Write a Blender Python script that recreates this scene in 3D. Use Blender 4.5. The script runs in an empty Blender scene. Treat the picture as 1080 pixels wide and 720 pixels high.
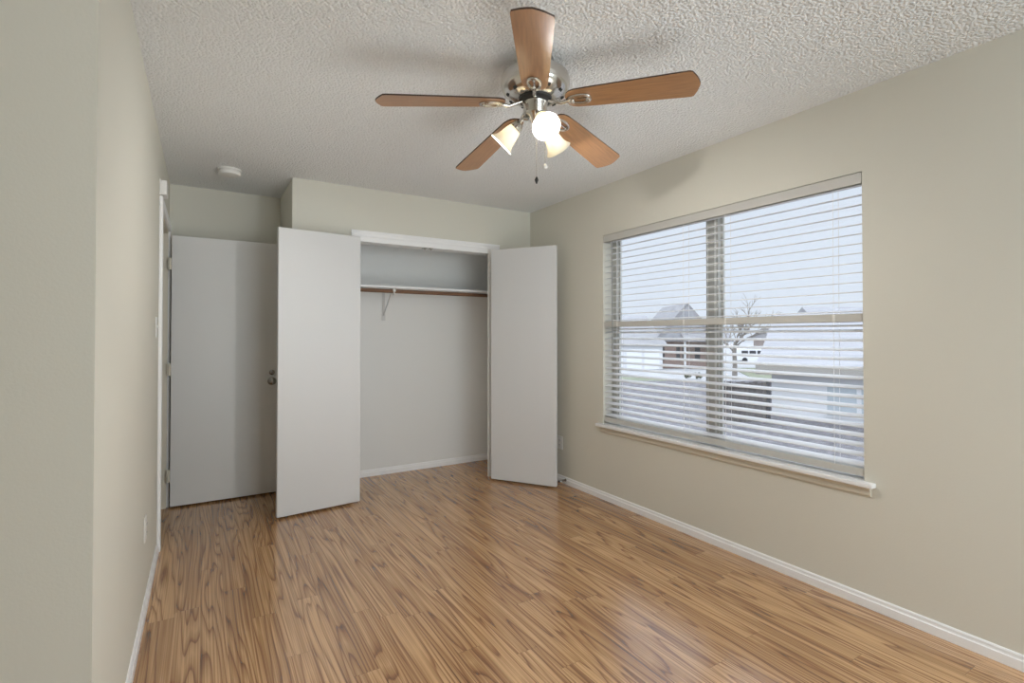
import bpy, bmesh, math, random
from mathutils import Vector, Matrix
random.seed(7)
PI = math.pi
S = bpy.context.scene
COL = S.collection

# ------------------------------------------------------------------ camera, world, light, exposure
CAM_H = 1.271
cam_d = bpy.data.cameras.new('camera')
cam_d.sensor_width = 36.0
cam_d.sensor_fit = 'HORIZONTAL'
cam_d.lens = 535.37 * 36.0 / 1080.0
cam_d.shift_y = -12.87 / 1080.0
cam_d.clip_start = 0.02
cam_d.clip_end = 500
cam = bpy.data.objects.new('camera', cam_d)
COL.objects.link(cam)
cam.location = (0, 0, CAM_H)
cam.rotation_euler = (math.radians(90 + 0.69), 0, math.radians(-31.353))
S.camera = cam

S.view_settings.view_transform = 'Standard'
S.view_settings.look = 'None'
S.view_settings.gamma = 1.0
S.view_settings.use_curve_mapping = False
S.view_settings.exposure = 0.0
S.cycles.use_denoising = True
S.cycles.max_bounces = 10
S.cycles.diffuse_bounces = 6
S.cycles.transparent_max_bounces = 16

SKY = 1.02          # overcast sky
REAR_FILL = 53.0          # added fill light through added_window, behind the viewer, W
CEILING_FILL = 106.0       # added fill spot aimed at the ceiling, W
SUN = 0.4           # hazy sun on the street side
BULB = 1400.0       # lamp emission
world = bpy.data.worlds.new('overcast_sky')
S.world = world
world.use_nodes = True
bg = world.node_tree.nodes['Background']
bg.inputs[0].default_value = (0.83, 0.885, 0.985, 1)
wt = world.node_tree
w_tc = wt.nodes.new('ShaderNodeTexCoord'); w_sp = wt.nodes.new('ShaderNodeSeparateXYZ'); w_mr = wt.nodes.new('ShaderNodeMapRange')
wt.links.new(w_tc.outputs['Generated'], w_sp.inputs[0]); wt.links.new(w_sp.outputs[2], w_mr.inputs[0])
# an overcast sky is about three times as bright overhead as at the horizon
w_mr.inputs['From Min'].default_value = 0.25; w_mr.inputs['From Max'].default_value = 0.55
w_mr.inputs['To Min'].default_value = SKY; w_mr.inputs['To Max'].default_value = SKY*3.0
wt.links.new(w_mr.outputs[0], bg.inputs[1])

def area(name, loc, rot, sx, sy, power, color):
    l = bpy.data.lights.new(name, 'AREA')
    l.shape = 'RECTANGLE'; l.size = sx; l.size_y = sy
    l.energy = power; l.color = color
    o = bpy.data.objects.new(name, l); COL.objects.link(o)
    o.location = loc; o.rotation_euler = rot
    return o

# added fill light shining in through added_window, behind the photographer
area('rear_fill_light', (1.65, -1.63, 1.52), (math.radians(78), 0, 0), 1.9, 1.3, REAR_FILL, (0.87, 0.955, 1.0))
# added fill spot, itself unseen, brightening the room off the ceiling
fl = bpy.data.lights.new('ceiling_fill_spot', 'SPOT'); fl.energy = CEILING_FILL; fl.spot_size = math.radians(100); fl.spot_blend = 1.0; fl.shadow_soft_size = 1.0; fl.color = (0.90, 0.975, 1.0)
flo = bpy.data.objects.new('ceiling_fill_spot', fl); COL.objects.link(flo); flo.location = (1.45, 0.75, 0.4)
flo.rotation_euler = (Vector((1.15, 3.3, 2.44)) - Vector((1.45, 0.75, 0.4))).to_track_quat('-Z', 'Y').to_euler()
sun_d = bpy.data.lights.new('hazy_sun', 'SUN'); sun_d.energy = SUN; sun_d.angle = math.radians(6); sun_d.color = (1.0, 0.97, 0.93)
sun = bpy.data.objects.new('hazy_sun', sun_d); COL.objects.link(sun)
sun.rotation_euler = Vector((0.50, 0.45, -0.75)).to_track_quat('-Z', 'Y').to_euler()

# ------------------------------------------------------------------ materials
def new_mat(name):
    m = bpy.data.materials.new(name); m.use_nodes = True
    nt = m.node_tree
    return m, nt, nt.nodes['Principled BSDF']

def N(nt, typ, **kw):
    n = nt.nodes.new(typ)
    for k, v in kw.items():
        if k.startswith('i_'):
            key = k[2:]
            n.inputs[int(key) if key.isdigit() else key].default_value = v
        else:
            setattr(n, k, v)
    return n

def bumped(nt, p, scale, dist, strength=0.5, detail=3, typ='noise'):
    tc = N(nt, 'ShaderNodeTexCoord')
    if typ == 'noise':
        t = N(nt, 'ShaderNodeTexNoise'); t.inputs['Scale'].default_value = scale; t.inputs['Detail'].default_value = detail
        out = t.outputs['Fac']
    else:
        t = N(nt, 'ShaderNodeTexVoronoi'); t.inputs['Scale'].default_value = scale
        out = t.outputs['Distance']
    nt.links.new(tc.outputs['Object'], t.inputs['Vector'])
    b = N(nt, 'ShaderNodeBump'); b.inputs['Distance'].default_value = dist; b.inputs['Strength'].default_value = strength
    nt.links.new(out, b.inputs['Height'])
    nt.links.new(b.outputs['Normal'], p.inputs['Normal'])
    return tc, t, b

def simple(name, col, rough=0.6, metal=0.0, spec=0.5, bump=None):
    m, nt, p = new_mat(name)
    p.inputs['Base Color'].default_value = (*col, 1)
    p.inputs['Roughness'].default_value = rough
    p.inputs['Metallic'].default_value = metal
    p.inputs['Specular IOR Level'].default_value = spec
    if bump:
        bumped(nt, p, *bump)
    return m

def two_tone(name, c1, c2, scale, rough=0.8, stretch=(1, 1, 1), bump=0.0, detail=4, lo=0.35, hi=0.65):
    m, nt, p = new_mat(name)
    tc = N(nt, 'ShaderNodeTexCoord'); mp = N(nt, 'ShaderNodeMapping')
    mp.inputs['Scale'].default_value = stretch
    nz = N(nt, 'ShaderNodeTexNoise'); nz.inputs['Scale'].default_value = scale; nz.inputs['Detail'].default_value = detail
    cr = N(nt, 'ShaderNodeValToRGB')
    cr.color_ramp.elements[0].position = lo; cr.color_ramp.elements[0].color = (*c1, 1)
    cr.color_ramp.elements[1].position = hi; cr.color_ramp.elements[1].color = (*c2, 1)
    L = nt.links.new
    L(tc.outputs['Object'], mp.inputs[0]); L(mp.outputs[0], nz.inputs['Vector']); L(nz.outputs['Fac'], cr.inputs[0])
    L(cr.outputs[0], p.inputs['Base Color'])
    p.inputs['Roughness'].default_value = rough
    if bump:
        b = N(nt, 'ShaderNodeBump'); b.inputs['Distance'].default_value = bump
        L(nz.outputs['Fac'], b.inputs['Height']); L(b.outputs[0], p.inputs['Normal'])
    return m

def math_node(nt, op, a, b=None, c=None):
    n = N(nt, 'ShaderNodeMath'); n.operation = op
    for i, v in enumerate((a, b, c)):
        if v is None: continue
        if isinstance(v, (int, float)): n.inputs[i].default_value = v
        else: nt.links.new(v, n.inputs[i])
    return n.outputs[0]

def wood_floor():
    m, nt, p = new_mat('wood_laminate'); L = nt.links.new
    tc = N(nt, 'ShaderNodeTexCoord'); sp = N(nt, 'ShaderNodeSeparateXYZ'); L(tc.outputs['Object'], sp.inputs[0])
    X, Y = sp.outputs[0], sp.outputs[1]
    W, LEN = 0.098, 1.22
    u = math_node(nt, 'DIVIDE', math_node(nt, 'ADD', X, 5.0), W)
    row = math_node(nt, 'FLOOR', u)
    wn = N(nt, 'ShaderNodeTexWhiteNoise', noise_dimensions='1D'); L(row, wn.inputs['W'])
    v = math_node(nt, 'ADD', math_node(nt, 'DIVIDE', Y, LEN), math_node(nt, 'MULTIPLY', wn.outputs['Value'], 7.0))
    colm = math_node(nt, 'FLOOR', v)
    cid = N(nt, 'ShaderNodeCombineXYZ'); L(row, cid.inputs[0]); L(colm, cid.inputs[1])
    wn2 = N(nt, 'ShaderNodeTexWhiteNoise', noise_dimensions='3D'); L(cid.outputs[0], wn2.inputs['Vector'])
    rs = N(nt, 'ShaderNodeSeparateColor'); L(wn2.outputs['Color'], rs.inputs[0])
    gx = math_node(nt, 'ADD', X, math_node(nt, 'MULTIPLY', rs.outputs[0], 37.0))
    gy = math_node(nt, 'ADD', math_node(nt, 'MULTIPLY', Y, 0.058), math_node(nt, 'MULTIPLY', rs.outputs[1], 23.0))
    gz = math_node(nt, 'MULTIPLY', rs.outputs[2], 19.0)
    g = N(nt, 'ShaderNodeCombineXYZ'); L(gx, g.inputs[0]); L(gy, g.inputs[1]); L(gz, g.inputs[2])
    nz = N(nt, 'ShaderNodeTexNoise'); nz.inputs['Scale'].default_value = 8.2; nz.inputs['Detail'].default_value = 2.0; nz.inputs['Roughness'].default_value = 0.40
    L(g.outputs[0], nz.inputs['Vector'])
    # contour rings of a stretched field give the cathedral grain
    ring = math_node(nt, 'FRACT', math_node(nt, 'MULTIPLY', nz.outputs['Fac'], 16.0))
    cr = N(nt, 'ShaderNodeValToRGB'); L(ring, cr.inputs[0])
    e = cr.color_ramp.elements
    e[0].position = 0.0; e[0].color = (0.30, 0.30, 0.30, 1)
    e[1].position = 1.0; e[1].color = (0.12, 0.12, 0.12, 1)
    a = e.new(0.06); a.color = (0.72, 0.72, 0.72, 1)
    a = e.new(0.45); a.color = (0.88, 0.88, 0.88, 1)
    a = e.new(0.80); a.color = (0.62, 0.62, 0.62, 1)
    a = e.new(0.93); a.color = (0.30, 0.30, 0.30, 1)
    # fine fibre
    fx = math_node(nt, 'MULTIPLY', gx, 14.0)
    f = N(nt, 'ShaderNodeCombineXYZ'); L(fx, f.inputs[0]); L(gy, f.inputs[1]); L(gz, f.inputs[2])
    nf = N(nt, 'ShaderNodeTexNoise'); nf.inputs['Scale'].default_value = 14.0; nf.inputs['Detail'].default_value = 4.0
    L(f.outputs[0], nf.inputs['Vector'])
    # broad patches where the grain is stronger or fainter
    nb = N(nt, 'ShaderNodeTexNoise'); nb.inputs['Scale'].default_value = 4.0; nb.inputs['Detail'].default_value = 1.0
    L(g.outputs[0], nb.inputs['Vector'])
    gs = math_node(nt, 'MULTIPLY', cr.outputs[0], 1.0)
    mixf = math_node(nt, 'ADD', math_node(nt, 'MULTIPLY', gs, 0.56), math_node(nt, 'MULTIPLY', nf.outputs['Fac'], 0.85))
    mixf = math_node(nt, 'ADD', mixf, math_node(nt, 'MULTIPLY', math_node(nt, 'SUBTRACT', nb.outputs['Fac'], 0.47), 0.34))
    mixf = math_node(nt, 'ADD', mixf, math_node(nt, 'MULTIPLY', math_node(nt, 'SUBTRACT', rs.outputs[0], 0.5), 0.10))
    c2 = N(nt, 'ShaderNodeValToRGB'); L(mixf, c2.inputs[0])
    e = c2.color_ramp.elements
    e[0].position = 0.38; e[0].color = (0.12, 0.05, 0.02, 1)
    e[1].position = 1.0; e[1].color = (0.66, 0.395, 0.190, 1)
    a = e.new(0.64); a.color = (0.29, 0.132, 0.052, 1)
    a = e.new(0.86); a.color = (0.465, 0.255, 0.110, 1)
    # plank joints
    fu = math_node(nt, 'FRACT', u); fv = math_node(nt, 'FRACT', v)
    ju = math_node(nt, 'LESS_THAN', fu, 0.012)
    jv = math_node(nt, 'LESS_THAN', fv, 0.0016)
    j = math_node(nt, 'MAXIMUM', ju, jv)
    mx = N(nt, 'ShaderNodeMix', data_type='RGBA'); L(math_node(nt, 'MULTIPLY', j, 0.45), mx.inputs[0])
    L(c2.outputs[0], mx.inputs[6]); mx.inputs[7].default_value = (0.06, 0.03, 0.018, 1)
    L(mx.outputs[2], p.inputs['Base Color'])
    p.inputs['Roughness'].default_value = 0.20
    p.inputs['IOR'].default_value = 1.7
    p.inputs['Specular IOR Level'].default_value = 1.0
    b = N(nt, 'ShaderNodeBump'); b.inputs['Distance'].default_value = 0.0006; b.inputs['Strength'].default_value = 0.35
    L(math_node(nt, 'SUBTRACT', mixf, j), b.inputs['Height']); L(b.outputs[0], p.inputs['Normal'])
    return m

def popcorn():
    m, nt, p = new_mat('popcorn_ceiling'); L = nt.links.new
    p.inputs['Base Color'].default_value = (0.86, 0.87, 0.87, 1)
    p.inputs['Roughness'].default_value = 0.95
    p.inputs['Specular IOR Level'].default_value = 0.1
    tc = N(nt, 'ShaderNodeTexCoord')
    vo = N(nt, 'ShaderNodeTexVoronoi'); vo.inputs['Scale'].default_value = 88
    nz = N(nt, 'ShaderNodeTexNoise'); nz.inputs['Scale'].default_value = 60; nz.inputs['Detail'].default_value = 2
    L(tc.outputs['Object'], vo.inputs['Vector']); L(tc.outputs['Object'], nz.inputs['Vector'])
    h = math_node(nt, 'ADD', math_node(nt, 'MULTIPLY', vo.outputs['Distance'], -0.9), math_node(nt, 'MULTIPLY', nz.outputs['Fac'], 0.5))
    b = N(nt, 'ShaderNodeBump'); b.inputs['Distance'].default_value = 0.0085; b.inputs['Strength'].default_value = 0.9
    L(h, b.inputs['Height']); L(b.outputs[0], p.inputs['Normal'])
    return m

def blade_mat():
    m, nt, p = new_mat('fan_blade_veneer'); L = nt.links.new
    tc = N(nt, 'ShaderNodeTexCoord'); mp = N(nt, 'ShaderNodeMapping'); mp.inputs['Scale'].default_value = (2.0, 30, 10)
    nz = N(nt, 'ShaderNodeTexNoise'); nz.inputs['Scale'].default_value = 4; nz.inputs['Detail'].default_value = 4
    cr = N(nt, 'ShaderNodeValToRGB')
    cr.color_ramp.elements[0].position = 0.3; cr.color_ramp.elements[0].color = (0.31, 0.155, 0.07, 1)
    cr.color_ramp.elements[1].position = 0.7; cr.color_ramp.elements[1].color = (0.43, 0.225, 0.10, 1)
    L(tc.outputs['Object'], mp.inputs[0]); L(mp.outputs[0], nz.inputs['Vector']); L(nz.outputs['Fac'], cr.inputs[0])
    L(cr.outputs[0], p.inputs['Base Color'])
    p.inputs['Roughness'].default_value = 0.30
    p.inputs['Specular IOR Level'].default_value = 1.0
    return m

def shade_mat():
    m = bpy.data.materials.new('frosted_glass_shade'); m.use_nodes = True; nt = m.node_tree; L = nt.links.new
    nt.nodes.remove(nt.nodes['Principled BSDF'])
    out = nt.nodes['Material Output']
    tr = N(nt, 'ShaderNodeBsdfTranslucent'); tr.inputs[0].default_value = (0.97, 0.92, 0.80, 1)
    df = N(nt, 'ShaderNodeBsdfDiffuse'); df.inputs[0].default_value = (0.95, 0.91, 0.80, 1)
    gl = N(nt, 'ShaderNodeBsdfGlossy'); gl.inputs['Roughness'].default_value = 0.25
    m1 = N(nt, 'ShaderNodeMixShader'); m1.inputs[0].default_value = 0.82
    m2 = N(nt, 'ShaderNodeMixShader'); m2.inputs[0].default_value = 0.05
    L(tr.outputs[0], m1.inputs[1]); L(df.outputs[0], m1.inputs[2]); L(m1.outputs[0], m2.inputs[1]); L(gl.outputs[0], m2.inputs[2])
    L(m2.outputs[0], out.inputs[0])
    return m

def bulb_mat():
    m, nt, p = new_mat('lit_bulb')
    p.inputs['Base Color'].default_value = (1, 0.95, 0.85, 1)
    p.inputs['Emission Color'].default_value = (1.0, 0.97, 0.93, 1)
    p.inputs['Emission Strength'].default_value = BULB
    return m

def glass_mat():
    m = bpy.data.materials.new('window_glass'); m.use_nodes = True; nt = m.node_tree; L = nt.links.new
    nt.nodes.remove(nt.nodes['Principled BSDF']); out = nt.nodes['Material Output']
    t = N(nt, 'ShaderNodeBsdfTransparent'); t.inputs[0].default_value = (0.96, 0.98, 0.99, 1)
    g = N(nt, 'ShaderNodeBsdfGlossy'); g.inputs['Roughness'].default_value = 0.02
    mx = N(nt, 'ShaderNodeMixShader'); mx.inputs[0].default_value = 0.05
    L(t.outputs[0], mx.inputs[1]); L(g.outputs[0], mx.inputs[2]); L(mx.outputs[0], out.inputs[0])
    return m

def slat_mat():
    m = bpy.data.materials.new('white_blind_slat'); m.use_nodes = True; nt = m.node_tree; L = nt.links.new
    p = nt.nodes['Principled BSDF']; out = nt.nodes['Material Output']
    p.inputs['Base Color'].default_value = (0.77, 0.775, 0.785, 1); p.inputs['Roughness'].default_value = 0.45
    tr = N(nt, 'ShaderNodeBsdfTranslucent'); tr.inputs[0].default_value = (0.85, 0.85, 0.86, 1)
    mx = N(nt, 'ShaderNodeMixShader'); mx.inputs[0].default_value = 0.06
    L(p.outputs[0], mx.inputs[1]); L(tr.outputs[0], mx.inputs[2]); L(mx.outputs[0], out.inputs[0])
    return m

def bricks(name, c1, c2, mortar, scale):
    m, nt, p = new_mat(name); L = nt.links.new
    tc = N(nt, 'ShaderNodeTexCoord')
    b = N(nt, 'ShaderNodeTexBrick'); b.inputs['Scale'].default_value = scale
    b.inputs['Color1'].default_value = (*c1, 1); b.inputs['Color2'].default_value = (*c2, 1); b.inputs['Mortar'].default_value = (*mortar, 1)
    mp = N(nt, 'ShaderNodeMapping'); mp.inputs['Rotation'].default_value = (PI/2, 0, 0)
    L(tc.outputs['Object'], mp.inputs[0]); L(mp.outputs[0], b.inputs['Vector']); L(b.outputs['Color'], p.inputs['Base Color'])
    p.inputs['Roughness'].default_value = 0.9
    return m

M = dict(
    wall=simple('beige_wall_paint', (0.72, 0.70, 0.62), 0.75, spec=0.25, bump=(140, 0.0012, 0.35)),
    closet_wall=simple('white_closet_paint', (0.84, 0.84, 0.825), 0.75, spec=0.25, bump=(140, 0.0012, 0.35)),
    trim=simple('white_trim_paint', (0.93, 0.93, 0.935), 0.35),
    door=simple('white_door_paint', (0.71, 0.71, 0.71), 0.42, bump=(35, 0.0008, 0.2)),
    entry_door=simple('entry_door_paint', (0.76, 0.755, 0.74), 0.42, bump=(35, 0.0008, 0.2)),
    beige_trim=simple('beige_trim_paint', (0.70, 0.66, 0.56), 0.5),
    floor=wood_floor(), ceiling=popcorn(), blade=blade_mat(), shade=shade_mat(), bulb=bulb_mat(), glass=glass_mat(), slat=slat_mat(),
    blade_edge=simple('dark_blade_edge', (0.05, 0.025, 0.015), 0.5),
    nickel=simple('brushed_nickel', (0.62, 0.60, 0.57), 0.18, 1.0),
    dark_metal=simple('dark_metal', (0.05, 0.05, 0.05), 0.4, 0.6),
    chrome=simple('aged_chrome', (0.45, 0.44, 0.42), 0.25, 1.0),
    plastic=simple('white_plastic', (0.82, 0.81, 0.78), 0.4),
    slot=simple('dark_slot', (0.03, 0.03, 0.03), 0.7),
    rail=simple('blind_rail_vinyl', (0.58, 0.57, 0.535), 0.45),
    cord=simple('blind_cord', (0.88, 0.88, 0.86), 0.8),
    wand=simple('clear_wand_plastic', (0.30, 0.30, 0.29), 0.2),
    alu=simple('almond_window_frame', (0.52, 0.51, 0.47), 0.45),
    alu_light=simple('pale_sash_track', (0.74, 0.74, 0.71), 0.45),
    rod=two_tone('brown_wood_rod', (0.14, 0.07, 0.035), (0.24, 0.125, 0.065), 6, 0.5, (1, 12, 12)),
    white_metal=simple('white_enamel_metal', (0.66, 0.66, 0.65), 0.35),
    dark=simple('hall_shadow_paint', (0.55, 0.52, 0.45), 0.8),
)

# ------------------------------------------------------------------ mesh helpers
def BM(): return bmesh.new()

def box(bm, x0, x1, y0, y1, z0, z1, mat=None, bev=0.0):
    vs = [bm.verts.new(c) for c in ((x0,y0,z0),(x1,y0,z0),(x1,y1,z0),(x0,y1,z0),(x0,y0,z1),(x1,y0,z1),(x1,y1,z1),(x0,y1,z1))]
    fs = [bm.faces.new([vs[i] for i in f]) for f in ((3,2,1,0),(4,5,6,7),(0,1,5,4),(1,2,6,5),(2,3,7,6),(3,0,4,7))]
    if bev:
        es = list({e for f in fs for e in f.edges})
        r = bmesh.ops.bevel(bm, geom=es, offset=bev, segments=2, affect='EDGES', profile=0.5)
        vs = list({v for v in r['verts']} | {v for v in vs if v.is_valid})
    if mat is not None:
        bmesh.ops.transform(bm, matrix=mat, verts=[v for v in vs if v.is_valid])
    return vs

def tube(bm, pts, r, n=10, cap=True, radii=None):
    pts = [Vector(p) for p in pts]
    rings = []
    prev = None
    for i, p in enumerate(pts):
        t = (pts[min(i+1, len(pts)-1)] - pts[max(i-1, 0)]).normalized()
        if prev is None:
            a = Vector((0,0,1)) if abs(t.z) < 0.9 else Vector((1,0,0))
            a = t.cross(a).normalized()
        else:
            a = (prev - t * prev.dot(t)).normalized()
        prev = a
        b = t.cross(a)
        rr = radii[i] if radii else r
        rings.append([bm.verts.new(p + (a*math.cos(2*PI*k/n) + b*math.sin(2*PI*k/n))*rr) for k in range(n)])
    for A, B in zip(rings, rings[1:]):
        for k in range(n):
            bm.faces.new((A[k], A[(k+1) % n], B[(k+1) % n], B[k]))
    if cap:
        bm.faces.new(rings[0][::-1]); bm.faces.new(rings[-1])

def lathe(bm, prof, n=40, mat=None, wave=None):
    rings = []
    for (r, z) in prof:
        if r < 1e-6:
            rings.append([bm.verts.new((0, 0, z))])
        else:
            rings.append([bm.verts.new((r*math.cos(2*PI*k/n), r*math.sin(2*PI*k/n), z)) for k in range(n)])
    for A, B in zip(rings, rings[1:]):
        if len(A) == 1 and len(B) == 1: continue
        for k in range(n):
            k2 = (k+1) % n
            if len(A) == 1: bm.faces.new((A[0], B[k], B[k2]))
            elif len(B) == 1: bm.faces.new((A[k], B[0], A[k2]))
            else: bm.faces.new((A[k], B[k], B[k2], A[k2]))
    vs = [v for r in rings for v in r]
    if mat is not None:
        bmesh.ops.transform(bm, matrix=mat, verts=vs)
    return vs

def prism(bm, pts, axis, a0, a1):
    """extrude a 2D outline along an axis (0=x: pts are (y,z); 1=y: pts (x,z); 2=z: pts (x,y))"""
    def mk(p, a):
        return {0: (a, p[0], p[1]), 1: (p[0], a, p[1]), 2: (p[0], p[1], a)}[axis]
    A = [bm.verts.new(mk(p, a0)) for p in pts]; B = [bm.verts.new(mk(p, a1)) for p in pts]
    n = len(pts)
    for k in range(n):
        bm.faces.new((A[k], A[(k+1) % n], B[(k+1) % n], B[k]))
    bm.faces.new(A[::-1]); bm.faces.new(B)
    return A + B

def obj(name, bm, mat, parent=None, smooth=False, loc=None, mats=None):
    bmesh.ops.recalc_face_normals(bm, faces=bm.faces)
    me = bpy.data.meshes.new(name)
    bm.to_mesh(me); bm.free()
    for m_ in (mats or [mat]): me.materials.append(m_)
    if smooth:
        for f in me.polygons: f.use_smooth = True
        try: me.set_sharp_from_angle(angle=math.radians(40))
        except Exception: pass
    o = bpy.data.objects.new(name, me); COL.objects.link(o)
    if loc: o.location = loc
    if parent: o.parent = parent
    return o

def tag(o, label, cat, group=None, kind=None):
    o['label'] = label; o['category'] = cat
    if group: o['group'] = group
    if kind: o['kind'] = kind
    return o

def thing(name, label, cat, loc=(0,0,0), rotz=0, group=None, kind=None):
    o = bpy.data.objects.new(name, None); COL.objects.link(o)
    o.empty_display_size = 0.05
    o.location = loc; o.rotation_euler = (0, 0, rotz)
    return tag(o, label, cat, group, kind)

def struct(name, bm, mat, label, cat, smooth=False):
    return tag(obj(name, bm, mat, smooth=smooth), label, cat, kind='structure')

def copy_tree(o, parent=None):
    c = o.copy(); COL.objects.link(c); c.parent = parent
    for ch in list(o.children): copy_tree(ch, c)
    return c

# ------------------------------------------------------------------ room dimensions
H = 2.44
XR, XL, XS = 2.666, -0.223, 0.560        # window wall, left wall, corner of the closet front
YC, YA, YB = 4.041, 4.713, 4.599         # closet front, alcove back, closet back
YN = 1.578                               # near corner of the left wall
YREAR, XFAR = -1.45, -1.75
WY0, WY1, WZ0, WZ1 = 1.186, 3.009, 0.586, 2.050   # window opening
T = 0.14

# floor and ceiling
bm = BM(); box(bm, XFAR-0.15, XR+T, YREAR-0.15, YA+0.15, -0.12, 0.0)
struct('floor', bm, M['floor'], 'glossy brown wood-grain laminate floor of narrow planks', 'floor')
bm = BM(); box(bm, XFAR-0.15, XR+T, YREAR-0.15, YA+0.15, H, H+0.12)
struct('ceiling', bm, M['ceiling'], 'pale grey popcorn-textured ceiling above the fan', 'ceiling')

# walls
bm = BM()
box(bm, XR, XR+T, YREAR, WY0, 0, H); box(bm, XR, XR+T, WY1, YA+0.1, 0, H)
box(bm, XR, XR+T, WY0, WY1, 0, WZ0); box(bm, XR, XR+T, WY0, WY1, WZ1, H)
struct('wall_right', bm, M['wall'], 'beige wall on the right with the wide window', 'wall')
DY0, DY1, DZ = 3.69, 4.531, 2.035        # entry doorway in the left wall
bm = BM()
box(bm, XL-0.115, XL, YN, DY0, 0, H); box(bm, XL-0.115, XL, DY1, YA, 0, H); box(bm, XL-0.115, XL, DY0, DY1, DZ, H)
struct('wall_left', bm, M['wall'], 'pale beige wall on the left running to the entry doorway', 'wall')
bm = BM(); box(bm, XFAR, XL-0.0005, YN-0.0005, YN+0.115, 0, H)
struct('wall_near_left', bm, M['wall'], 'beige wall face at the left edge, nearest the viewer', 'wall')
bm = BM(); box(bm, XFAR, XS+0.0, YA, YA+0.12, 0, H)
struct('wall_back', bm, M['wall'], 'shaded beige wall behind the open entry door', 'wall')
bm = BM(); box(bm, XFAR-0.12, XFAR, YREAR, YA+0.12, 0, H)
struct('wall_far_left', bm, M['wall'], 'beige hall wall out of view to the left', 'wall')
# closet front with its opening, and the closet's shell
CX0, CX1, CZ = 1.010, 2.290, 2.045
bm = BM()
box(bm, XS, CX0, YC, YC+0.10, 0, H); box(bm, CX1, XR, YC, YC+0.10, 0, H); box(bm, CX0, CX1, YC, YC+0.10, CZ, H)
box(bm, XS, XS+0.09, YC+0.10, YA+0.12, 0, H)
struct('wall_closet', bm, M['wall'], 'beige closet front wall with a wide opening between white doors', 'wall')
bm = BM()
box(bm, XS+0.09, XR, YB, YB+0.05, 0, H); box(bm, XS+0.09, XS+0.10, YC+0.10, YB, 0, H)
box(bm, XR-0.01, XR, YC+0.10, YB, 0, H)
box(bm, XS+0.10, CX0, YC+0.10, YC+0.108, 0, H); box(bm, CX1, XR-0.01, YC+0.10, YC+0.108, 0, H); box(bm, CX0, CX1, YC+0.10, YC+0.108, CZ, H)
struct('wall_closet_interior', bm, M['closet_wall'], 'white painted walls inside the open closet', 'wall')
# rear wall, and a window added for the fill light, both behind the viewer
RX0, RX1, RZ0, RZ1 = 0.65, 2.62, 0.80, 2.18
bm = BM()
box(bm, XFAR, RX0, YREAR-0.12, YREAR, 0, H); box(bm, RX1, XR+T, YREAR-0.12, YREAR, 0, H)
box(bm, RX0, RX1, YREAR-0.12, YREAR, 0, RZ0); box(bm, RX0, RX1, YREAR-0.12, YREAR, RZ1, H)
struct('wall_rear', bm, M['wall'], 'beige wall behind the viewer with an added window for fill light', 'wall')
w2 = thing('added_window', 'added unseen window for fill light in the wall behind the viewer', 'window', (0, 0, 0), kind='structure')
bm = BM(); yy = YREAR-0.09
for a, b in ((RX0, RX0+0.05), (RX1-0.05, RX1), ((RX0+RX1)/2-0.03, (RX0+RX1)/2+0.03)): box(bm, a, b, yy, yy+0.05, RZ0, RZ1)
for a, b in ((RX0+0.05, (RX0+RX1)/2-0.03), ((RX0+RX1)/2+0.03, RX1-0.05)):
    box(bm, a, b, yy, yy+0.05, RZ0, RZ0+0.05); box(bm, a, b, yy, yy+0.05, RZ1-0.05, RZ1)
obj('window_frame', bm, M['alu'], w2)
bm = BM(); box(bm, RX0+0.05, RX1-0.05, yy+0.02, yy+0.024, RZ0+0.05, RZ1-0.05); obj('pane', bm, M['glass'], w2)

# baseboards: a low board with a moulded top edge
def base_prof(t=0.012, h=0.060):
    return [(0, 0), (t, 0), (t, h*0.62), (t*0.72, h*0.68), (t*0.62, h*0.78), (t*0.62, h*0.9), (t*0.3, h), (0, h)]
bm = BM(); prism(bm, [(XR - a, z) for a, z in base_prof()], 1, YREAR, YC)
struct('baseboard_right', bm, M['trim'], 'white moulded baseboard along the window wall', 'baseboard')
bm = BM(); prism(bm, [(XL + a, z) for a, z in base_prof()], 1, YN, DY0-0.065)
struct('baseboard_left', bm, M['trim'], 'white baseboard along the left wall up to the doorway', 'baseboard')
bm = BM(); prism(bm, [(YB - a, z) for a, z in base_prof()], 0, XS+0.1, XR-0.01)
struct('baseboard_closet', bm, M['trim'], 'white baseboard across the back of the closet', 'baseboard')
bm = BM(); prism(bm, [(YC - a, z) for a, z in base_prof()], 0, CX1+0.04, XR)
struct('baseboard_closet_front', bm, M['trim'], 'short white baseboard between closet opening and window wall', 'baseboard')
bm = BM(); prism(bm, [(YA - a, z) for a, z in base_prof()], 0, XL, XS)
struct('baseboard_back', bm, M['trim'], 'white baseboard behind the open entry door', 'baseboard')

# ------------------------------------------------------------------ entry doorway and door
t1 = thing('trim_1', 'white casing and jamb around the entry doorway in the left wall', 'door frame', (0,0,0), kind='structure')
def casing(bm, axis_y0, axis_y1, z0, z1):
    box(bm, XL, XL+0.018, axis_y0, axis_y1, z0, z1, bev=0.004)
bm = BM(); casing(bm, DY0-0.062, DY0-0.006, 0, DZ+0.006); casing(bm, DY1+0.006, DY1+0.062, 0, DZ+0.006); casing(bm, DY0-0.062, DY1+0.062, DZ+0.006, DZ+0.062)
obj('casing', bm, M['trim'], t1)
bm = BM()
box(bm, XL-0.118, XL+0.001, DY0, DY0+0.014, 0, DZ); box(bm, XL-0.118, XL+0.001, DY1-0.014, DY1, 0, DZ); box(bm, XL-0.118, XL+0.001, DY0+0.014, DY1-0.014, DZ-0.014, DZ)
box(bm, XL-0.075, XL-0.040, DY0+0.014, DY0+0.026, 0, DZ-0.014); box(bm, XL-0.075, XL-0.040, DY1-0.026, DY1-0.014, 0, DZ-0.014)
obj('jamb', bm, M['beige_trim'], t1)

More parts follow.
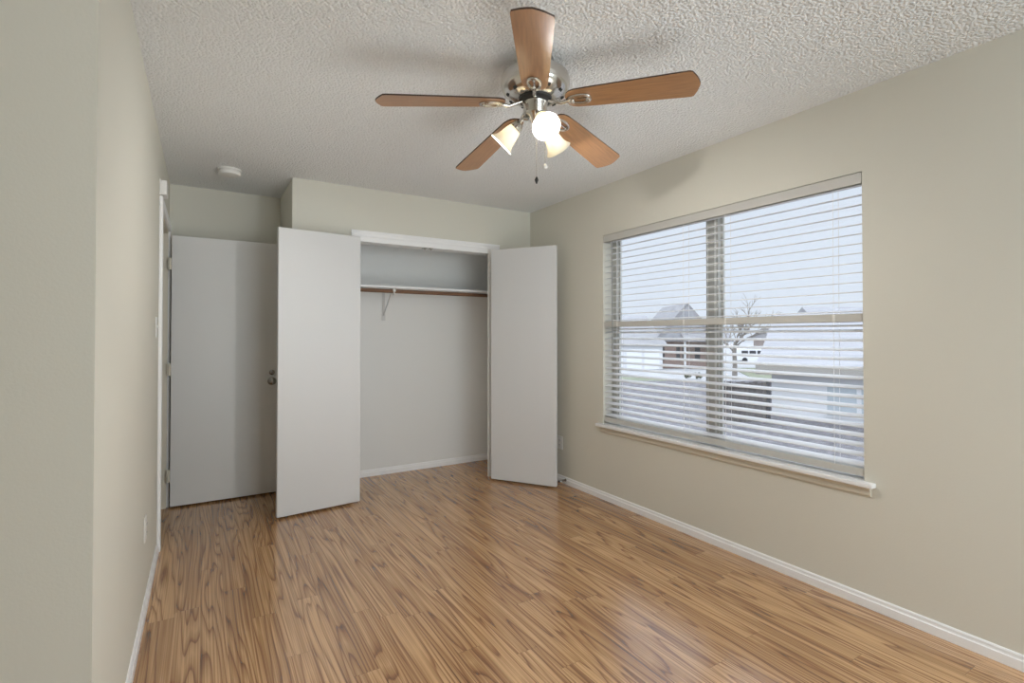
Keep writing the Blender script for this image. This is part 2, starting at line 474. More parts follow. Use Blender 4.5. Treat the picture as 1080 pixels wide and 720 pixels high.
DX0, DX1, DF = -0.199, 0.546, 4.490
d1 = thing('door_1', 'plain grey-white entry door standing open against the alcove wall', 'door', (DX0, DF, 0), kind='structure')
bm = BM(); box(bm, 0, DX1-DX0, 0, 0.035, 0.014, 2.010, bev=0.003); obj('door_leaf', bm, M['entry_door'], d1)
def knob_bm(y, s):
    b = BM()
    mt = Matrix.Translation((DX1-DX0-0.069, y, 0.905)) @ Matrix.Rotation(PI/2*s, 4, 'X')
    lathe(b, [(0, 0), (0.032, 0), (0.032, 0.004), (0.026, 0.009), (0.013, 0.012), (0.012, 0.03), (0.022, 0.036), (0.027, 0.046), (0.026, 0.058), (0.018, 0.066), (0, 0.068)], 28, mt)
    return b
obj('knob', knob_bm(0, 1), M['chrome'], d1, True)['label'] = 'round chrome door knob'
b = BM(); lathe(b, [(0, 0), (0.021, 0), (0.021, 0.006), (0.014, 0.012), (0.010, 0.013), (0, 0.013)], 24, Matrix.Translation((DX1-DX0-0.069, 0, 0.975)) @ Matrix.Rotation(PI/2, 4, 'X'))
obj('deadbolt', b, M['chrome'], d1, True)['label'] = 'small round chrome deadbolt above the knob'
for z in (0.24, 1.02, 1.80):
    b = BM(); tube(b, [(-0.010, 0.002, z-0.045), (-0.010, 0.002, z+0.045)], 0.0065, 10); box(b, -0.022, 0.0, 0.0, 0.030, z-0.043, z+0.043)
    obj('hinge', b, M['beige_trim'], d1)

# ------------------------------------------------------------------ closet trim, doors and fittings
t2 = thing('trim_2', 'white header and side trim around the closet opening', 'closet trim', (0,0,0), kind='structure')
bm = BM(); box(bm, 0.985, 2.318, YC-0.018, YC, 2.052, 2.098, bev=0.003)
prism(bm, [(YC-0.018, 2.07), (YC-0.024, 2.082), (YC-0.024, 2.098), (YC-0.018, 2.098)], 0, 0.985, 2.318)
obj('header_trim', bm, M['trim'], t2)
bm = BM(); box(bm, CX0-0.02, CX1+0.02, YC-0.012, YC+0.11, 2.012, 2.052, bev=0.002); obj('head_jamb', bm, M['trim'], t2)
bm = BM(); box(bm, 0.985, 1.045, YC-0.018, YC, 0, 2.052, bev=0.003); obj('side_casing', bm, M['trim'], t2)
bm = BM(); box(bm, 2.203, 2.318, YC-0.018, YC, 0, 2.052, bev=0.003); obj('side_casing', bm, M['trim'], t2)
for x in (1.60, 1.655):
    bm = BM(); box(bm, x-0.018, x+0.018, YC-0.010, YC+0.02, 2.004, 2.013, bev=0.002); lathe(bm, [(0.008, 0), (0.008, -0.006), (0.005, -0.010), (0, -0.010)], 12, Matrix.Translation((x, YC, 2.004)))
    obj('ball_catch', bm, M['chrome'], t2)

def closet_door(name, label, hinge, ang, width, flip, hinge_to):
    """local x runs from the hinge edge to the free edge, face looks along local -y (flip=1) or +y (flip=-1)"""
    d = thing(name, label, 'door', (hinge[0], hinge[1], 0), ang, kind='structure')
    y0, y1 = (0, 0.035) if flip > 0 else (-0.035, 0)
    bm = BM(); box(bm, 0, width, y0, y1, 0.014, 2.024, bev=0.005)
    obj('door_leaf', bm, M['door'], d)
    for z in (0.2, 1.02, 1.84):
        bm = BM(); h0 = Vector((0.004, (y0 + y1)/2 + 0.012*flip, z)); h1 = Vector((hinge_to[0], hinge_to[1], z))
        tube(bm, [h0 - Vector((0, 0, 0.035)), h0 + Vector((0, 0, 0.035))], 0.006, 10)
        tube(bm, [h0, h1], 0.012, 8)
        obj('hinge', bm, M['white_metal'], d)
    return d
# left door: front face from (0.443,3.832) to (1.027,3.896)
a = math.atan2(3.832-3.900, 0.443-1.027)
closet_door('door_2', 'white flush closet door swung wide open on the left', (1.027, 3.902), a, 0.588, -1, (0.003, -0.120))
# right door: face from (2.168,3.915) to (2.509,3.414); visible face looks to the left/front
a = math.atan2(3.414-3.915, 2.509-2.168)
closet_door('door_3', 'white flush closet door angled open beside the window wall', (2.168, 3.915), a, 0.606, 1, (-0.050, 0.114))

SH_Z = 1.700
bm = BM(); box(bm, XS+0.10, XR-0.01, YB-0.315, YB, SH_Z-0.019, SH_Z, bev=0.002)
tag(obj('closet_shelf', bm, M['trim']), 'long white shelf across the upper part of the closet', 'shelf')
r = thing('closet_rod', 'brown wooden hanging rod under the closet shelf', 'clothes rod', (XS+0.10, YB-0.29, SH_Z-0.0445))
bm = BM(); tube(bm, [(0, 0, 0), (XR-0.01-XS-0.10, 0, 0)], 0.0165, 16); obj('rod', bm, M['rod'], r, True)
for x in (0, XR-0.01-XS-0.10-0.012):
    bm = BM(); lathe(bm, [(0, 0), (0.024, 0), (0.024, 0.006), (0.021, 0.012), (0, 0.012)], 20, Matrix.Translation((x, 0, 0)) @ Matrix.Rotation(PI/2, 4, 'Y')); obj('rod_socket', bm, M['white_metal'], r, True)
# shelf-and-rod bracket
BX = 1.418
br = thing('shelf_bracket', 'white metal bracket holding the closet shelf and rod', 'bracket', (BX, YB, SH_Z-0.019))
bm = BM(); box(bm, -0.013, 0.013, -0.005, 0, -0.255, 0, bev=0.001); box(bm, -0.016, 0.016, -0.007, 0, -0.275, -0.215, bev=0.001); obj('wall_leg', bm, M['white_metal'], br)
bm = BM(); box(bm, -0.011, 0.011, -0.300, 0, -0.004, 0, bev=0.001); obj('top_arm', bm, M['white_metal'], br)
bm = BM(); tube(bm, [(0, -0.006, -0.225), (0, -0.13, -0.118), (0, -0.255, -0.012)], 0.006, 8); obj('brace', bm, M['white_metal'], br)
bm = BM(); pts = [(0, -0.262, -0.006), (0, -0.262, -0.030)]
for k in range(9):
    q = PI + k*PI/8; pts.append((0, -0.285 - 0.022*math.cos(q) , -0.030 + 0.022*math.sin(q)))
pts.append((0, -0.309, -0.012))
tube(bm, pts, 0.0055, 8)
box(bm, -0.012, 0.012, -0.318, -0.300, -0.030, -0.004, bev=0.003); obj('rod_hook', bm, M['plastic'], br)

# ------------------------------------------------------------------ window
w1 = thing('window_1', 'wide window with almond frame and two sashes behind the blind', 'window', (XR, WY0, WZ0), kind='structure')
fx0, fx1 = 0.092, 0.138
wy, wz = WY1-WY0, WZ1-WZ0
bm = BM()
box(bm, fx0, fx1, 0, 0.026, 0, wz); box(bm, fx0, fx1, wy-0.052, wy, 0, wz); box(bm, fx0, fx1, 0.026, wy-0.052, 0, 0.040); box(bm, fx0, fx1, 0.026, wy-0.052, wz-0.020, wz)
obj('window_frame', bm, M['alu'], w1)
MY = 2.083-WY0
bm = BM(); box(bm, fx0-0.004, fx1, MY-0.044, MY+0.044, 0.040, wz-0.020); obj('mullion', bm, M['alu'], w1)
bm = BM(); box(bm, fx0-0.008, fx0, MY-0.030, MY-0.018, 0.040, wz-0.020); box(bm, fx0-0.008, fx0, MY+0.030, MY+0.034, 0.040, wz-0.020); obj('sash_track', bm, M['alu_light'], w1)
for (a, b) in ((0.026, MY-0.044), (MY+0.044, wy-0.052)):
    for (c, d, dx) in ((0.040, 0.775, 0.010), (0.775, wz-0.020, 0.024)):
        s = BM(); x0, x1 = fx0+dx, fx0+dx+0.014
        box(s, x0, x1, a, a+0.016, c, d); box(s, x0, x1, b-0.016, b, c, d); box(s, x0, x1, a+0.016, b-0.016, c, c+0.020); box(s, x0, x1, a+0.016, b-0.016, d-0.012, d)
        so = obj('sash', s, M['alu'], w1)
        g = BM(); box(g, x0+0.005, x0+0.009, a+0.016, b-0.016, c+0.020, d-0.012); obj('pane', g, M['glass'], so)
bm = BM(); box(bm, 0, fx0, -0.0, wy, -0.004, 0.002); obj('sill', bm, M['trim'], w1)
t3 = thing('trim_3', 'white window stool with apron moulding under the blind', 'window sill', (XR, WY0, WZ0), kind='structure')
bm = BM(); box(bm, -0.042, 0.001, -0.050, wy+0.050, -0.022, 0.0, bev=0.005); obj('stool', bm, M['trim'], t3)
bm = BM(); prism(bm, [(0, -0.068), (-0.008, -0.068), (-0.014, -0.058), (-0.014, -0.040), (-0.020, -0.034), (-0.022, -0.022), (0, -0.022)], 1, -0.030, wy+0.030); obj('apron', bm, M['beige_trim'], t3)

# ------------------------------------------------------------------ window blind
bl = thing('window_blind', 'white two-inch slatted blind hanging open across the window', 'blind', (XR, WY0, WZ0))
SX = 0.034
b0, b1 = 0.003, wy-0.004
bm = BM(); box(bm, 0.003, 0.062, b0, b1, wz-0.052, wz-0.003, bev=0.003); box(bm, -0.002, 0.003, b0, b1, wz-0.056, wz-0.003, bev=0.002)
obj('headrail', bm, M['rail'], bl)
def slat(z, tilt, y0=b0, y1=b1-0.002):
    s = BM(); w, th, seg = 0.050, 0.0028, 6
    top, bot = [], []
    for k in range(seg+1):
        t = -0.5 + k/seg; c = 0.0022*(1-4*t*t)
        top.append((t*w, c+th/2)); bot.append((t*w, c-th/2))
    ca, sa = math.cos(tilt), math.sin(tilt)
    prism(s, [(SX + x*ca - y*sa, z + x*sa + y*ca) for x, y in top + bot[::-1]], 1, y0, y1)
    return obj('slat', s, M['slat'], bl)
zt = 2.020 - WZ0
n_up = 14
up_p = (2.000-1.395)/13
for i in range(n_up):
    slat(1.992 - WZ0 - i*up_p, math.radians(7))
bm = BM(); box(bm, SX-0.028, SX+0.026, b0, b1, 1.336-WZ0, 1.377-WZ0, bev=0.004); obj('middle_rail', bm, M['rail'], bl)
slat(1.318-WZ0, math.radians(9)); 
for i in range(15):
    slat(1.294 - WZ0 - i*0.0455, math.radians(14))
bm = BM(); box(bm, SX-0.028, SX+0.026, b0, b1, 0.602-WZ0, 0.640-WZ0, bev=0.004); obj('bottom_rail', bm, M['rail'], bl)
for y in (2.86, 2.24, 1.93, 1.32):
    y -= WY0
    for dx in (-0.027, 0.026):
        bm = BM(); tube(bm, [(SX+dx, y, 0.63-WZ0), (SX+dx, y, wz-0.05)], 0.0010, 6); obj('ladder_cord', bm, M['cord'], bl)
    bm = BM(); box(bm, SX-0.0305, SX-0.028, y-0.006, y+0.006, 1.340-WZ0, 1.374-WZ0, bev=0.001); obj('cord_clip', bm, M['plastic'], bl)
bm = BM(); tube(bm, [(0.004, 2.905-WY0, wz-0.05), (-0.004, 2.905-WY0, wz-0.09), (-0.004, 2.900-WY0, 1.21-WZ0)], 0.0042, 8)
tube(bm, [(-0.004, 2.900-WY0, 1.21-WZ0), (-0.004, 2.900-WY0, 1.13-WZ0)], 0.006, 8); obj('tilt_wand', bm, M['wand'], bl)

# ------------------------------------------------------------------ small wall fittings
def outlet(label, loc, rotz):
    o = thing('wall_outlet', label, 'outlet', loc, rotz, group='white duplex wall outlets')
    b = BM(); box(b, -0.035, 0.035, -0.006, 0, -0.0575, 0.0575, bev=0.003); obj('cover_plate', b, M['plastic'], o)
    for z in (-0.020, 0.020):
        b = BM(); box(b, -0.017, 0.017, -0.009, -0.006, z-0.014, z+0.014, bev=0.002); rc = obj('receptacle', b, M['plastic'], o)
        b = BM()
        for x in (-0.007, 0.007): box(b, x-0.0012, x+0.0012, -0.0095, -0.0088, z-0.003, z+0.006)
        lathe(b, [(0, 0), (0.0022, 0), (0.0022, 0.0005), (0, 0.0005)], 10, Matrix.Translation((0, -0.009, z-0.008)) @ Matrix.Rotation(PI/2, 4, 'X'))
        obj('slots', b, M['slot'], rc)
    return o
outlet('white duplex outlet low on the left wall near the doorway', (XL, 2.875, 0.385), PI/2)
outlet('white duplex outlet half hidden behind the right closet door', (XR, 3.565, 0.340), -PI/2)
sw = thing('light_switch', 'white toggle light switch on the left wall beside the doorway', 'light switch', (XL, 3.44, 1.315), PI/2)
b = BM(); box(b, -0.035, 0.035, -0.006, 0, -0.0575, 0.0575, bev=0.003); obj('cover_plate', b, M['plastic'], sw)
b = BM(); box(b, -0.005, 0.005, -0.016, -0.005, -0.002, 0.012, bev=0.001); obj('toggle', b, M['plastic'], sw)
ch = thing('door_chime', 'small white box mounted on the wall above the doorway casing', 'door chime', (XL, 3.70, 2.150), PI/2)
b = BM(); box(b, -0.065, 0.065, -0.006, 0, -0.048, 0.048, bev=0.002); obj('back_plate', b, M['plastic'], ch)
b = BM(); box(b, -0.060, 0.060, -0.036, -0.006, -0.043, 0.043, bev=0.006); obj('cover', b, M['plastic'], ch)

sd = thing('smoke_detector', 'round white smoke detector on the ceiling near the alcove', 'smoke detector', (0.155, 4.08, H))
b = BM(); lathe(b, [(0, 0), (0.074, 0), (0.074, -0.012), (0.070, -0.014)], 40); obj('mounting_base', b, M['plastic'], sd, True)
b = BM(); lathe(b, [(0.066, -0.012), (0.066, -0.017), (0.072, -0.019), (0.072, -0.030), (0.066, -0.040), (0.045, -0.045), (0, -0.046)], 40); cv = obj('cover', b, M['plastic'], sd, True)
b = BM(); lathe(b, [(0, -0.0455), (0.010, -0.0455), (0.010, -0.048), (0, -0.048)], 16, Matrix.Translation((0.02, -0.02, 0))); obj('test_button', b, M['plastic'], cv, True)

ds = thing('door_stop', 'small metal spring door stop on the baseboard by the closet door', 'door stop', (XR-0.012, 3.475, 0.036))
b = BM(); pts = []
for k in range(90):
    q = k/89; ang = 2*PI*11*q; rr = 0.0075
    pts.append((-0.004 - 0.060*q, rr*math.cos(ang), rr*math.sin(ang)))
tube(b, pts, 0.0016, 6); obj('spring', b, M['chrome'], ds, True)
b = BM(); lathe(b, [(0, 0), (0.012, 0), (0.011, 0.004), (0, 0.005)], 16, Matrix.Rotation(-PI/2, 4, 'Y')); obj('base', b, M['chrome'], ds, True)
b = BM(); lathe(b, [(0, 0), (0.009, 0), (0.009, 0.010), (0.006, 0.013), (0, 0.013)], 16, Matrix.Translation((-0.063, 0, 0)) @ Matrix.Rotation(-PI/2, 4, 'Y')); obj('bumper_tip', b, M['slot'], ds, True)

# ------------------------------------------------------------------ ceiling fan
FX, FY, FZ = 1.200, 1.780, 2.259          # hub at blade height
fan = thing('ceiling_fan', 'five-blade wooden ceiling fan with three lit frosted glass lamps', 'ceiling fan', (FX, FY, H))
def fz(z): return z - H
b = BM(); lathe(b, [(0, 0), (0.078, 0), (0.080, -0.030), (0.074, -0.054), (0.060, -0.060)], 48); obj('ceiling_canopy', b, M['chrome'], fan, True)
b = BM(); lathe(b, [(0.055, -0.050), (0.100, -0.052), (0.126, -0.058), (0.141, -0.072), (0.147, -0.092), (0.147, -0.108), (0.143, -0.116), (0.143, -0.122), (0.135, -0.138), (0.118, -0.153), (0.094, -0.164), (0.072, -0.168), (0, -0.168)], 56)
mo = obj('motor_housing', b, M['nickel'], fan, True)
for k in range(10):
    b = BM()
    mt = Matrix.Rotation(2*PI*k/10 + 0.2, 4, 'Z') @ Matrix.Translation((0.118, 0, -0.1545)) @ Matrix.Rotation(math.radians(-40), 4, 'Y')
    box(b, -0.006, 0.006, -0.007, 0.007, -0.002, 0.002, mt)
    obj('vent_slot', b, M['slot'], mo)
b = BM(); lathe(b, [(0, -0.166), (0.070, -0.166), (0.072, -0.174), (0.060, -0.180), (0.0, -0.180)], 40); obj('flywheel', b, M['dark_metal'], fan, True)
b = BM(); lathe(b, [(0, -0.176), (0.052, -0.178), (0.054, -0.186), (0.051, -0.192), (0.051, -0.228), (0.046, -0.238), (0.030, -0.248), (0.022, -0.262), (0.012, -0.270), (0, -0.271)], 40); obj('switch_housing', b, M['nickel'], fan, True)
# blades
TX, TY, A0, PITCH, DROOP = -0.017, -0.068, math.radians(-124.8), math.radians(10.95), math.radians(5.7)
shear = Matrix(((1, 0, 0, 0), (0, 1, 0, 0), (TX, TY, 1, 0), (0, 0, 0, 1)))
def tilt_matrix():
    n = Vector((-TX, -TY, 1)).normalized()
    return Vector((0, 0, 1)).rotation_difference(n).to_matrix().to_4x4()
TILT = tilt_matrix()
def outline():
    half = [(0.135, 0.020), (0.142, 0.034), (0.155, 0.045), (0.175, 0.0515), (0.25, 0.056), (0.40, 0.062), (0.60, 0.069), (0.622, 0.0695), (0.634, 0.066), (0.648, 0.040), (0.656, 0.018)]
    return [(u, -v) for u, v in half] + [(0.660, 0.0)] + [(u, v) for u, v in half[::-1]]
def rounded(pts): return pts
for k in range(5):
    ang = A0 + k*2*PI/5
    piv = Matrix.Translation((0, 0, FZ-H)) @ TILT @ Matrix.Rotation(ang, 4, 'Z') @ Matrix.Rotation(DROOP, 4, 'Y') @ Matrix.Rotation(PI*0 - PITCH, 4, 'X')
    bm = BM(); prism(bm, outline(), 2, -0.003, 0.003)
    bm.normal_update()
    me_faces = list(bm.faces)
    bl_o = obj('blade', bm, None, fan, mats=[M['blade'], M['blade_edge']])
    for f in bl_o.data.polygons:
        if abs(f.normal.z) < 0.5: f.material_index = 1
    bl_o.matrix_local = piv
    # blade iron: arm and a looped teardrop bracket screwed under the blade
    bm = BM(); zz = -0.008
    tube(bm, [(0.060, 0, 0.004), (0.090, 0, -0.006), (0.118, 0, -0.016), (0.140, 0, -0.010), (0.150, 0, zz)], 0.009, 10, radii=[0.009, 0.0085, 0.0075, 0.0085, 0.010])
    loop = [(0.190 + 0.048*math.cos(q), 0.024*math.sin(q)*(1.0 + 0.18*math.cos(q)), zz) for q in [2*PI*i/28 for i in range(29)]]
    tube(bm, loop, 0.0065, 8, cap=False)
    tube(bm, [(0.150, 0, zz), (0.190, 0, zz+0.002), (0.232, 0, zz)], 0.004, 8)
    iron = obj('blade_iron', bm, M['nickel'], bl_o, True)
    for sx_ in (0.226, 0.165):
        bm = BM(); lathe(bm, [(0, -0.016), (0.005, -0.0155), (0.007, -0.012), (0.007, -0.003), (0, -0.003)], 12, Matrix.Translation((sx_, 0, 0)))
        obj('screw', bm, M['nickel'], iron, True)
# lamps
for az in (-107, 13, 133):
    a = math.radians(az)
    rot = Matrix.Translation((0, 0, FZ-H)) @ Matrix.Rotation(a, 4, 'Z')
    # local frame: x outwards, z up, origin at the blade plane
    bm = BM()
    tube(bm, [(0.030, 0, -0.066), (0.048, 0, -0.062), (0.062, 0, -0.070), (0.070, 0, -0.084)], 0.008, 10)
    arm = obj('lamp_arm', bm, M['nickel'], fan, True); arm.matrix_local = rot
    axis = rot @ Matrix.Translation((0.068, 0, -0.082)) @ Matrix.Rotation(math.radians(-46), 4, 'Y')   # local -z runs along the lamp
    bm = BM(); lathe(bm, [(0, 0.006), (0.014, 0.004), (0.020, -0.004), (0.026, -0.018), (0.027, -0.030), (0.0245, -0.030), (0.018, -0.012), (0, -0.008)], 28)
    so = obj('lamp_socket', bm, M['nickel'], arm, True); so.matrix_local = rot.inverted() @ axis
    # bell-shaped frosted glass with a gently fluted lip
    prof = [(0.0215, -0.018), (0.026, -0.026), (0.031, -0.040), (0.0345, -0.056), (0.0375, -0.074), (0.0425, -0.092), (0.050, -0.106), (0.0585, -0.116)]
    bm = BM(); lathe(bm, prof + [(r_-0.0022, z_) for r_, z_ in prof[::-1]], 40)
    sh = obj('lamp_shade', bm, M['shade'], fan, True); sh.matrix_local = axis
    bm = BM(); lathe(bm, [(0, -0.020), (0.011, -0.022), (0.013, -0.034), (0.019, -0.046), (0.0235, -0.062), (0.0225, -0.076), (0.015, -0.087), (0, -0.091)], 24)
    bu = obj('bulb', bm, M['bulb'], sh, True)
# pull chains with their pendants
bm = BM()
def chain(bm, x, y, z0, z1):
    n = int((z0-z1)/0.006)
    tube(bm, [(x, y, z0), (x, y, z1)], 0.0011, 6)
    for i in range(n):
        lathe(bm, [(0, 0.0019), (0.0019, 0), (0, -0.0019)], 6, Matrix.Translation((x, y, z0 - i*0.006)))
c1 = (0.004, -0.004); c2 = (0.044, -0.010)
chain(bm, c1[0], c1[1], -0.268, fz(1.945)); ob = obj('pull_chain', bm, M['nickel'], fan)
bm = BM(); lathe(bm, [(0, 0.014), (0.003, 0.012), (0.0085, 0.0), (0.003, -0.016), (0, -0.018)], 12, Matrix.Translation((c1[0], c1[1], fz(1.930)))); obj('chain_fob', bm, M['dark_metal'], ob, True)['label'] = 'dark diamond-shaped pull fob'
bm = BM(); tube(bm, [(c2[0], c2[1], -0.225), (c2[0], c2[1], -0.235)], 0.004, 8); chain(bm, c2[0], c2[1], -0.230, fz(2.000)); ob = obj('pull_chain', bm, M['nickel'], fan)
bm = BM(); lathe(bm, [(0, 0.014), (0.004, 0.013), (0.009, 0.006), (0.011, 0.0), (0.009, -0.007), (0, -0.011)], 16, Matrix.Translation((c2[0], c2[1], fz(1.990)))); obj('chain_fob', bm, M['plastic'], ob, True)['label'] = 'round white pull fob'

# ------------------------------------------------------------------ outdoors (upper-storey view)
YAW = math.radians(-31.353)
G = -2.6
X = dict(
    lawn=two_tone('winter_lawn', (0.17, 0.19, 0.13), (0.24, 0.25, 0.175), 0.6, 1.0),
    drive=two_tone('pale_concrete', (0.33, 0.33, 0.335), (0.43, 0.43, 0.435), 0.8, 0.95),
    shingle=two_tone('grey_shingles', (0.085, 0.08, 0.088), (0.23, 0.222, 0.235), 7.0, 0.95, (1.0, 5.0, 1), detail=6),
    pale_roof=two_tone('pale_roof', (0.30, 0.30, 0.32), (0.38, 0.38, 0.40), 2.0, 0.9, (0.4, 4, 1)),
    grey_roof=two_tone('grey_roof', (0.24, 0.235, 0.245), (0.34, 0.335, 0.345), 2.0, 0.9, (0.4, 4, 1)),
    white=two_tone('white_siding', (0.66, 0.67, 0.69), (0.74, 0.745, 0.76), 1.0, 0.7, (0.3, 0.3, 12)),
    brick=bricks('pale_brick', (0.26, 0.17, 0.14), (0.34, 0.24, 0.20), (0.38, 0.35, 0.33), 3.0),
    fence=two_tone('weathered_fence', (0.09, 0.08, 0.075), (0.17, 0.155, 0.145), 3.0, 0.95, (8, 8, 0.4)),
    black=simple('dark_opening', (0.05, 0.05, 0.055), 0.5),
    pane=simple('tinted_pane', (0.45, 0.50, 0.54), 0.15),
    eave=simple('tan_eave', (0.36, 0.34, 0.31), 0.8),
    trunk=two_tone('grey_bark', (0.17, 0.15, 0.13), (0.30, 0.27, 0.24), 4, 0.95, (4, 4, 0.6)),
    van=simple('white_vehicle_paint', (0.82, 0.83, 0.85), 0.3),
    tyre=simple('black_tyre', (0.03, 0.03, 0.03), 0.8),
    shrub=two_tone('dark_shrub', (0.05, 0.06, 0.045), (0.14, 0.15, 0.10), 3, 1.0),
)
def place(o):
    o.rotation_euler = (0, 0, YAW)
    return o
def out_thing(name, label, cat, lat, dep, z=G, group=None, kind=None):
    p = Matrix.Rotation(YAW, 4, 'Z') @ Vector((lat, dep, z))
    return thing(name, label, cat, p, YAW, group, kind)
def gable(bm, x0, x1, y0, y1, ze, zr, over=0.3, along='x'):
    """solid gable roof, ridge along x or y"""
    if along == 'x':
        prism(bm, [(y0-over, ze), ((y0+y1)/2, zr), (y1+over, ze), (y1+over, ze-0.15), (y0-over, ze-0.15)], 0, x0-over, x1+over)
    else:
        prism(bm, [(x0-over, ze), ((x0+x1)/2, zr), (x1+over, ze), (x1+over, ze-0.15), (x0-over, ze-0.15)], 1, y0-over, y1+over)

# ground
bm = BM(); box(bm, -60, 160, 16, 260, G-0.5, G-0.02)
o = place(obj('ground', bm, X['drive'])); tag(o, 'pale concrete street and ground outside the window', 'ground', kind='structure')
bm = BM(); prism(bm, [(8.0, 39.5), (12.2, 37.5), (19.5, 38.5), (14.0, 44.0), (9.0, 49.0)], 2, G-0.02, G+0.02)
o = place(obj('lawn', bm, X['lawn'])); tag(o, 'pale green lawn between fence and driveway outside', 'grass', kind='stuff')
bm = BM(); prism(bm, [(20.5, 42.0), (34.0, 40.0), (40.0, 62.0), (26.0, 60.0)], 2, G-0.02, G+0.03)
o = place(obj('lawn', bm, X['lawn'])); tag(o, 'dry lawn under the bare tree outside', 'grass', kind='stuff')

# low neighbouring roof in the foreground
t = out_thing('neighbor_roof', 'low grey shingled roof just outside the window', 'roof', 0, 0, 0, kind='structure')
bm = BM(); prism(bm, [(6.4, -1.07), (14.0, 0.02), (21, -1.0), (21, -1.2), (14.0, -0.2), (6.4, -1.27)], 0, -4, 16); obj('shingles', bm, X['shingle'], t)
bm = BM(); prism(bm, [(6.9, G), (20.5, G), (20.5, -1.15), (14, -0.2), (6.9, -1.22)], 0, -3.5, 15.5); obj('walls', bm, X['white'], t)

# white house on the right
t = out_thing('white_house', 'white neighbouring house with a pale roof at the right of the window view', 'house', 5.62, 11.0, -0.6)
t.rotation_euler = (0, 0, YAW - math.radians(33))
bm = BM(); box(bm, 0, 9, 0, 7, -2.0, 1.18); obj('walls', bm, X['white'], t)
bm = BM(); gable(bm, 0, 9, 0, 7, 1.22, 2.45, 0.28, 'x'); obj('roof', bm, X['pale_roof'], t)
bm = BM(); box(bm, -0.28, 9.28, -0.30, -0.26, 1.04, 1.24); obj('eave_board', bm, X['eave'], t)
wf = BM(); box(wf, 0.98, 1.92, -0.03, 0.01, 0.20, 0.86); wf = obj('window_frame', wf, X['white'], t)
for xx in (1.02, 1.60):
    bm = BM(); box(bm, xx, xx + (0.50 if xx < 1.3 else 0.28), -0.045, -0.028, 0.24, 0.82); obj('pane', bm, X['pane'], wf)

# dark weathered fence panel by the white house
t = out_thing('board_fence', 'dark weathered board fence left of the white house', 'fence', 0, 10.4, 0)
bm = BM(); 
for i in range(11):
    xx = 4.24 + i*0.088; box(bm, xx, xx+0.084, 0, 0.02, -1.0, 0.30 + 0.012*((i*7) % 3))
obj('boards', bm, X['fence'], t)
bm = BM(); box(bm, 5.21, 5.28, -0.02, 0.05, -1.0, 0.33); obj('post', bm, X['black'], t)
bm = BM(); box(bm, 4.24, 5.21, -0.02, 0.0, 0.20, 0.26); obj('rail', bm, X['fence'], t)

# brick house with a garage across the street
t = out_thing('brick_house', 'brick house with a pointed gable and garage across the street', 'house', 12.0, 60.0, G)
bm = BM(); box(bm, 5.2, 13.0, 0, 9, 0, 3.3); obj('walls', bm, X['brick'], t)
bm = BM(); gable(bm, 5.2, 12.0, 0, 9, 3.3, 7.7, 0.5, 'y'); obj('main_roof', bm, X['grey_roof'], t)
bm = BM(); gable(bm, 8.2, 13.0, -1.5, 3, 3.3, 4.9, 0.4, 'x'); obj('porch_roof', bm, X['grey_roof'], t)
bm = BM(); prism(bm, [(5.6, 3.3), (8.6, 7.3), (11.6, 3.3)], 1, -0.55, -0.50); obj('gable_end', bm, X['pale_roof'], t)
bm = BM(); box(bm, -1.5, 5.2, -2.0, 8, 0, 2.9); obj('garage', bm, X['white'], t)
bm = BM(); gable(bm, -1.5, 5.2, -2.0, 8, 2.9, 5.0, 0.4, 'x'); obj('garage_roof', bm, X['grey_roof'], t)
for a in (-1.1, 1.1, 3.1):
    bm = BM(); box(bm, a, a+1.7, -2.06, -2.0, 0, 2.3); obj('garage_door', bm, X['van'], t)
for a, w_ in ((5.5, 0.5), (7.4, 0.45), (8.1, 0.45), (9.6, 0.6)):
    bm = BM(); box(bm, a, a+w_, -0.06, 0, 0.9, 2.5); obj('window', bm, X['black'], t)
for a in (7.92, 10.6):
    bm = BM(); box(bm, a, a+0.16, -1.4, -1.24, 0, 3.2); obj('porch_post', bm, X['van'], t)

# further houses
t = out_thing('distant_house', 'dark-windowed row house far down the street', 'house', 49.0, 95.0, G)
bm = BM(); box(bm, 0, 11, 0, 8, 0, 3.4); obj('walls', bm, X['brick'], t)
bm = BM(); gable(bm, 0, 11, 0, 8, 3.4, 5.2, 0.5, 'x'); obj('roof', bm, X['grey_roof'], t)
for a in (0.8, 2.6, 5.2, 8.0):
    bm = BM(); box(bm, a, a+1.3, -0.08, 0, 0.9, 2.6); obj('window', bm, X['black'], t)
t = out_thing('pale_roof_house', 'pale gabled house rising beyond the white house roof', 'house', 30.5, 48.0, G)
bm = BM(); box(bm, 0, 9, 0, 9, 0, 3.6); obj('walls', bm, X['white'], t)
bm = BM(); gable(bm, 0, 9, 0, 9, 3.6, 6.8, 0.5, 'x'); obj('roof', bm, X['pale_roof'], t)
t = out_thing('far_left_house', 'grey roofed house beyond the garage at the far left of the view', 'house', 12.0, 88.0, G)
bm = BM(); box(bm, 0, 12, 0, 9, 0, 4.0); obj('walls', bm, X['white'], t)
bm = BM(); gable(bm, 0, 12, 0, 9, 4.0, 7.4, 0.5, 'x'); obj('roof', bm, X['pale_roof'], t)

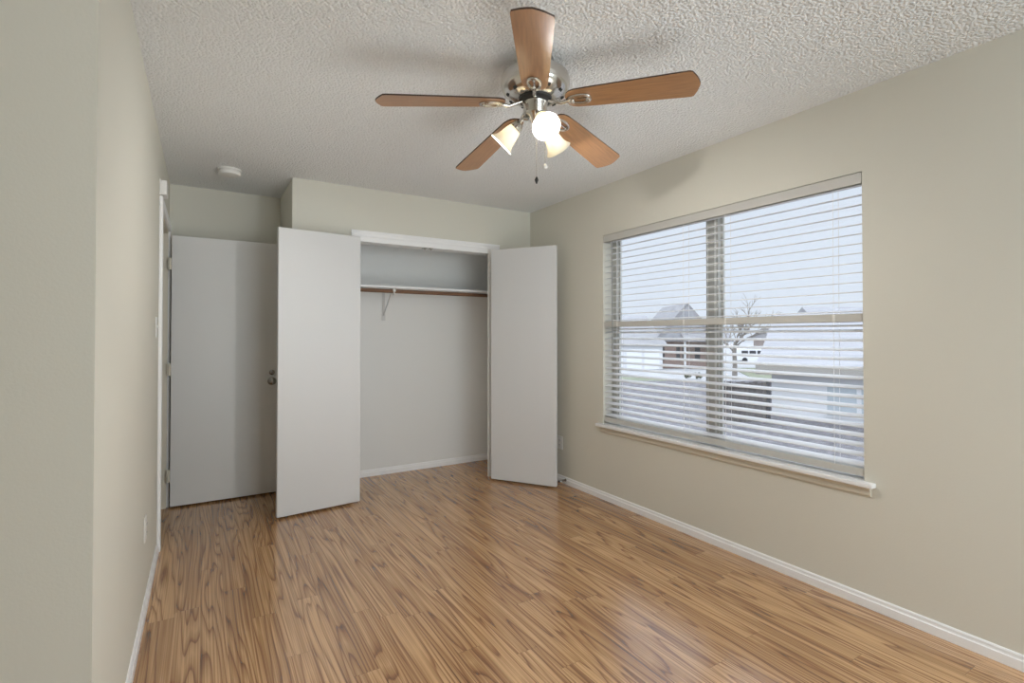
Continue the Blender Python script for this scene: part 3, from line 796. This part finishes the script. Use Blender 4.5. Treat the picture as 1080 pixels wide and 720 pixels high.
# white van
t = out_thing('van', 'white van parked on the street near the bare tree', 'van', 31.6, 71.0, G+0.03)
bm = BM(); prism(bm, [(0, 0.35), (4.9, 0.35), (4.9, 0.95), (4.1, 1.15), (3.3, 1.95), (0.15, 2.0), (0, 1.8)], 1, 0, 1.9); obj('body', bm, X['van'], t)
for a, b_ in ((0.5, 1.4), (1.6, 2.5), (2.7, 3.5)):
    bm = BM(); box(bm, a, b_, -0.03, 0.0, 1.2, 1.7); obj('window', bm, X['black'], t)
for a in (0.95, 3.9):
    for yy in (0.0, 1.7):
        bm = BM(); lathe(bm, [(0, -0.12), (0.36, -0.12), (0.38, -0.05), (0.38, 0.05), (0.36, 0.12), (0, 0.12)], 20, Matrix.Translation((a, yy+0.05, 0.36)) @ Matrix.Rotation(PI/2, 4, 'X')); obj('wheel', bm, X['tyre'], t)

# bare tree
t = out_thing('bare_tree', 'leafless tree with fine twigs outside the window', 'tree', 19.7, 45.0, G)
bmT = BM(); bmB = BM(); rt = random.Random(5)
tube(bmT, [(0, 0, -0.1), (0.05, 0, 1.2), (0.02, 0.05, 2.4), (0.1, 0, 3.3)], 0.2, 10, radii=[0.24, 0.19, 0.17, 0.14])
def branch(p, d, ln, r_, lev):
    q = p + d*ln*0.5 + Vector((rt.uniform(-1, 1), rt.uniform(-1, 1), rt.uniform(-.3, .6)))*ln*0.06
    e_ = p + d*ln
    tube(bmB, [p, q, e_], r_, 5, radii=[r_, r_*0.8, r_*0.55])
    if lev == 0: return
    for i in range(4 if lev > 1 else 5):
        nd = (d + Vector((rt.uniform(-1, 1), rt.uniform(-1, 1), rt.uniform(-0.35, 0.75)))*0.85).normalized()
        branch(p + d*ln*rt.uniform(0.45, 1.0), nd, ln*rt.uniform(0.5, 0.75), r_*0.55, lev-1)
for i in range(6):
    q = 2*PI*i/6 + rt.uniform(-.4, .4)
    branch(Vector((0.05, 0, rt.uniform(2.2, 3.3))), Vector((math.cos(q), math.sin(q), rt.uniform(0.5, 1.3))).normalized(), rt.uniform(1.6, 2.3), 0.075, 3)
obj('trunk', bmT, X['trunk'], t); obj('branches', bmB, X['trunk'], t)

# two dark bushes at the drive
for i, (lat, lab) in enumerate(((15.6, 'small dark bush beside the driveway outside, the left one'), (16.5, 'small dark bush beside the driveway outside, the right one'))):
    t = out_thing('bush', lab, 'bush', lat, 45.0, G, group='dark bushes by the driveway')
    bm = BM(); rr = random.Random(i)
    for k in range(14):
        mt = Matrix.Translation((rr.uniform(-.25, .25), rr.uniform(-.25, .25), rr.uniform(0.12, 0.5))) @ Matrix.Scale(rr.uniform(0.10, 0.2), 4)
        bmesh.ops.create_icosphere(bm, subdivisions=1, radius=1.0, matrix=mt)
    obj('foliage', bm, X['shrub'], t)
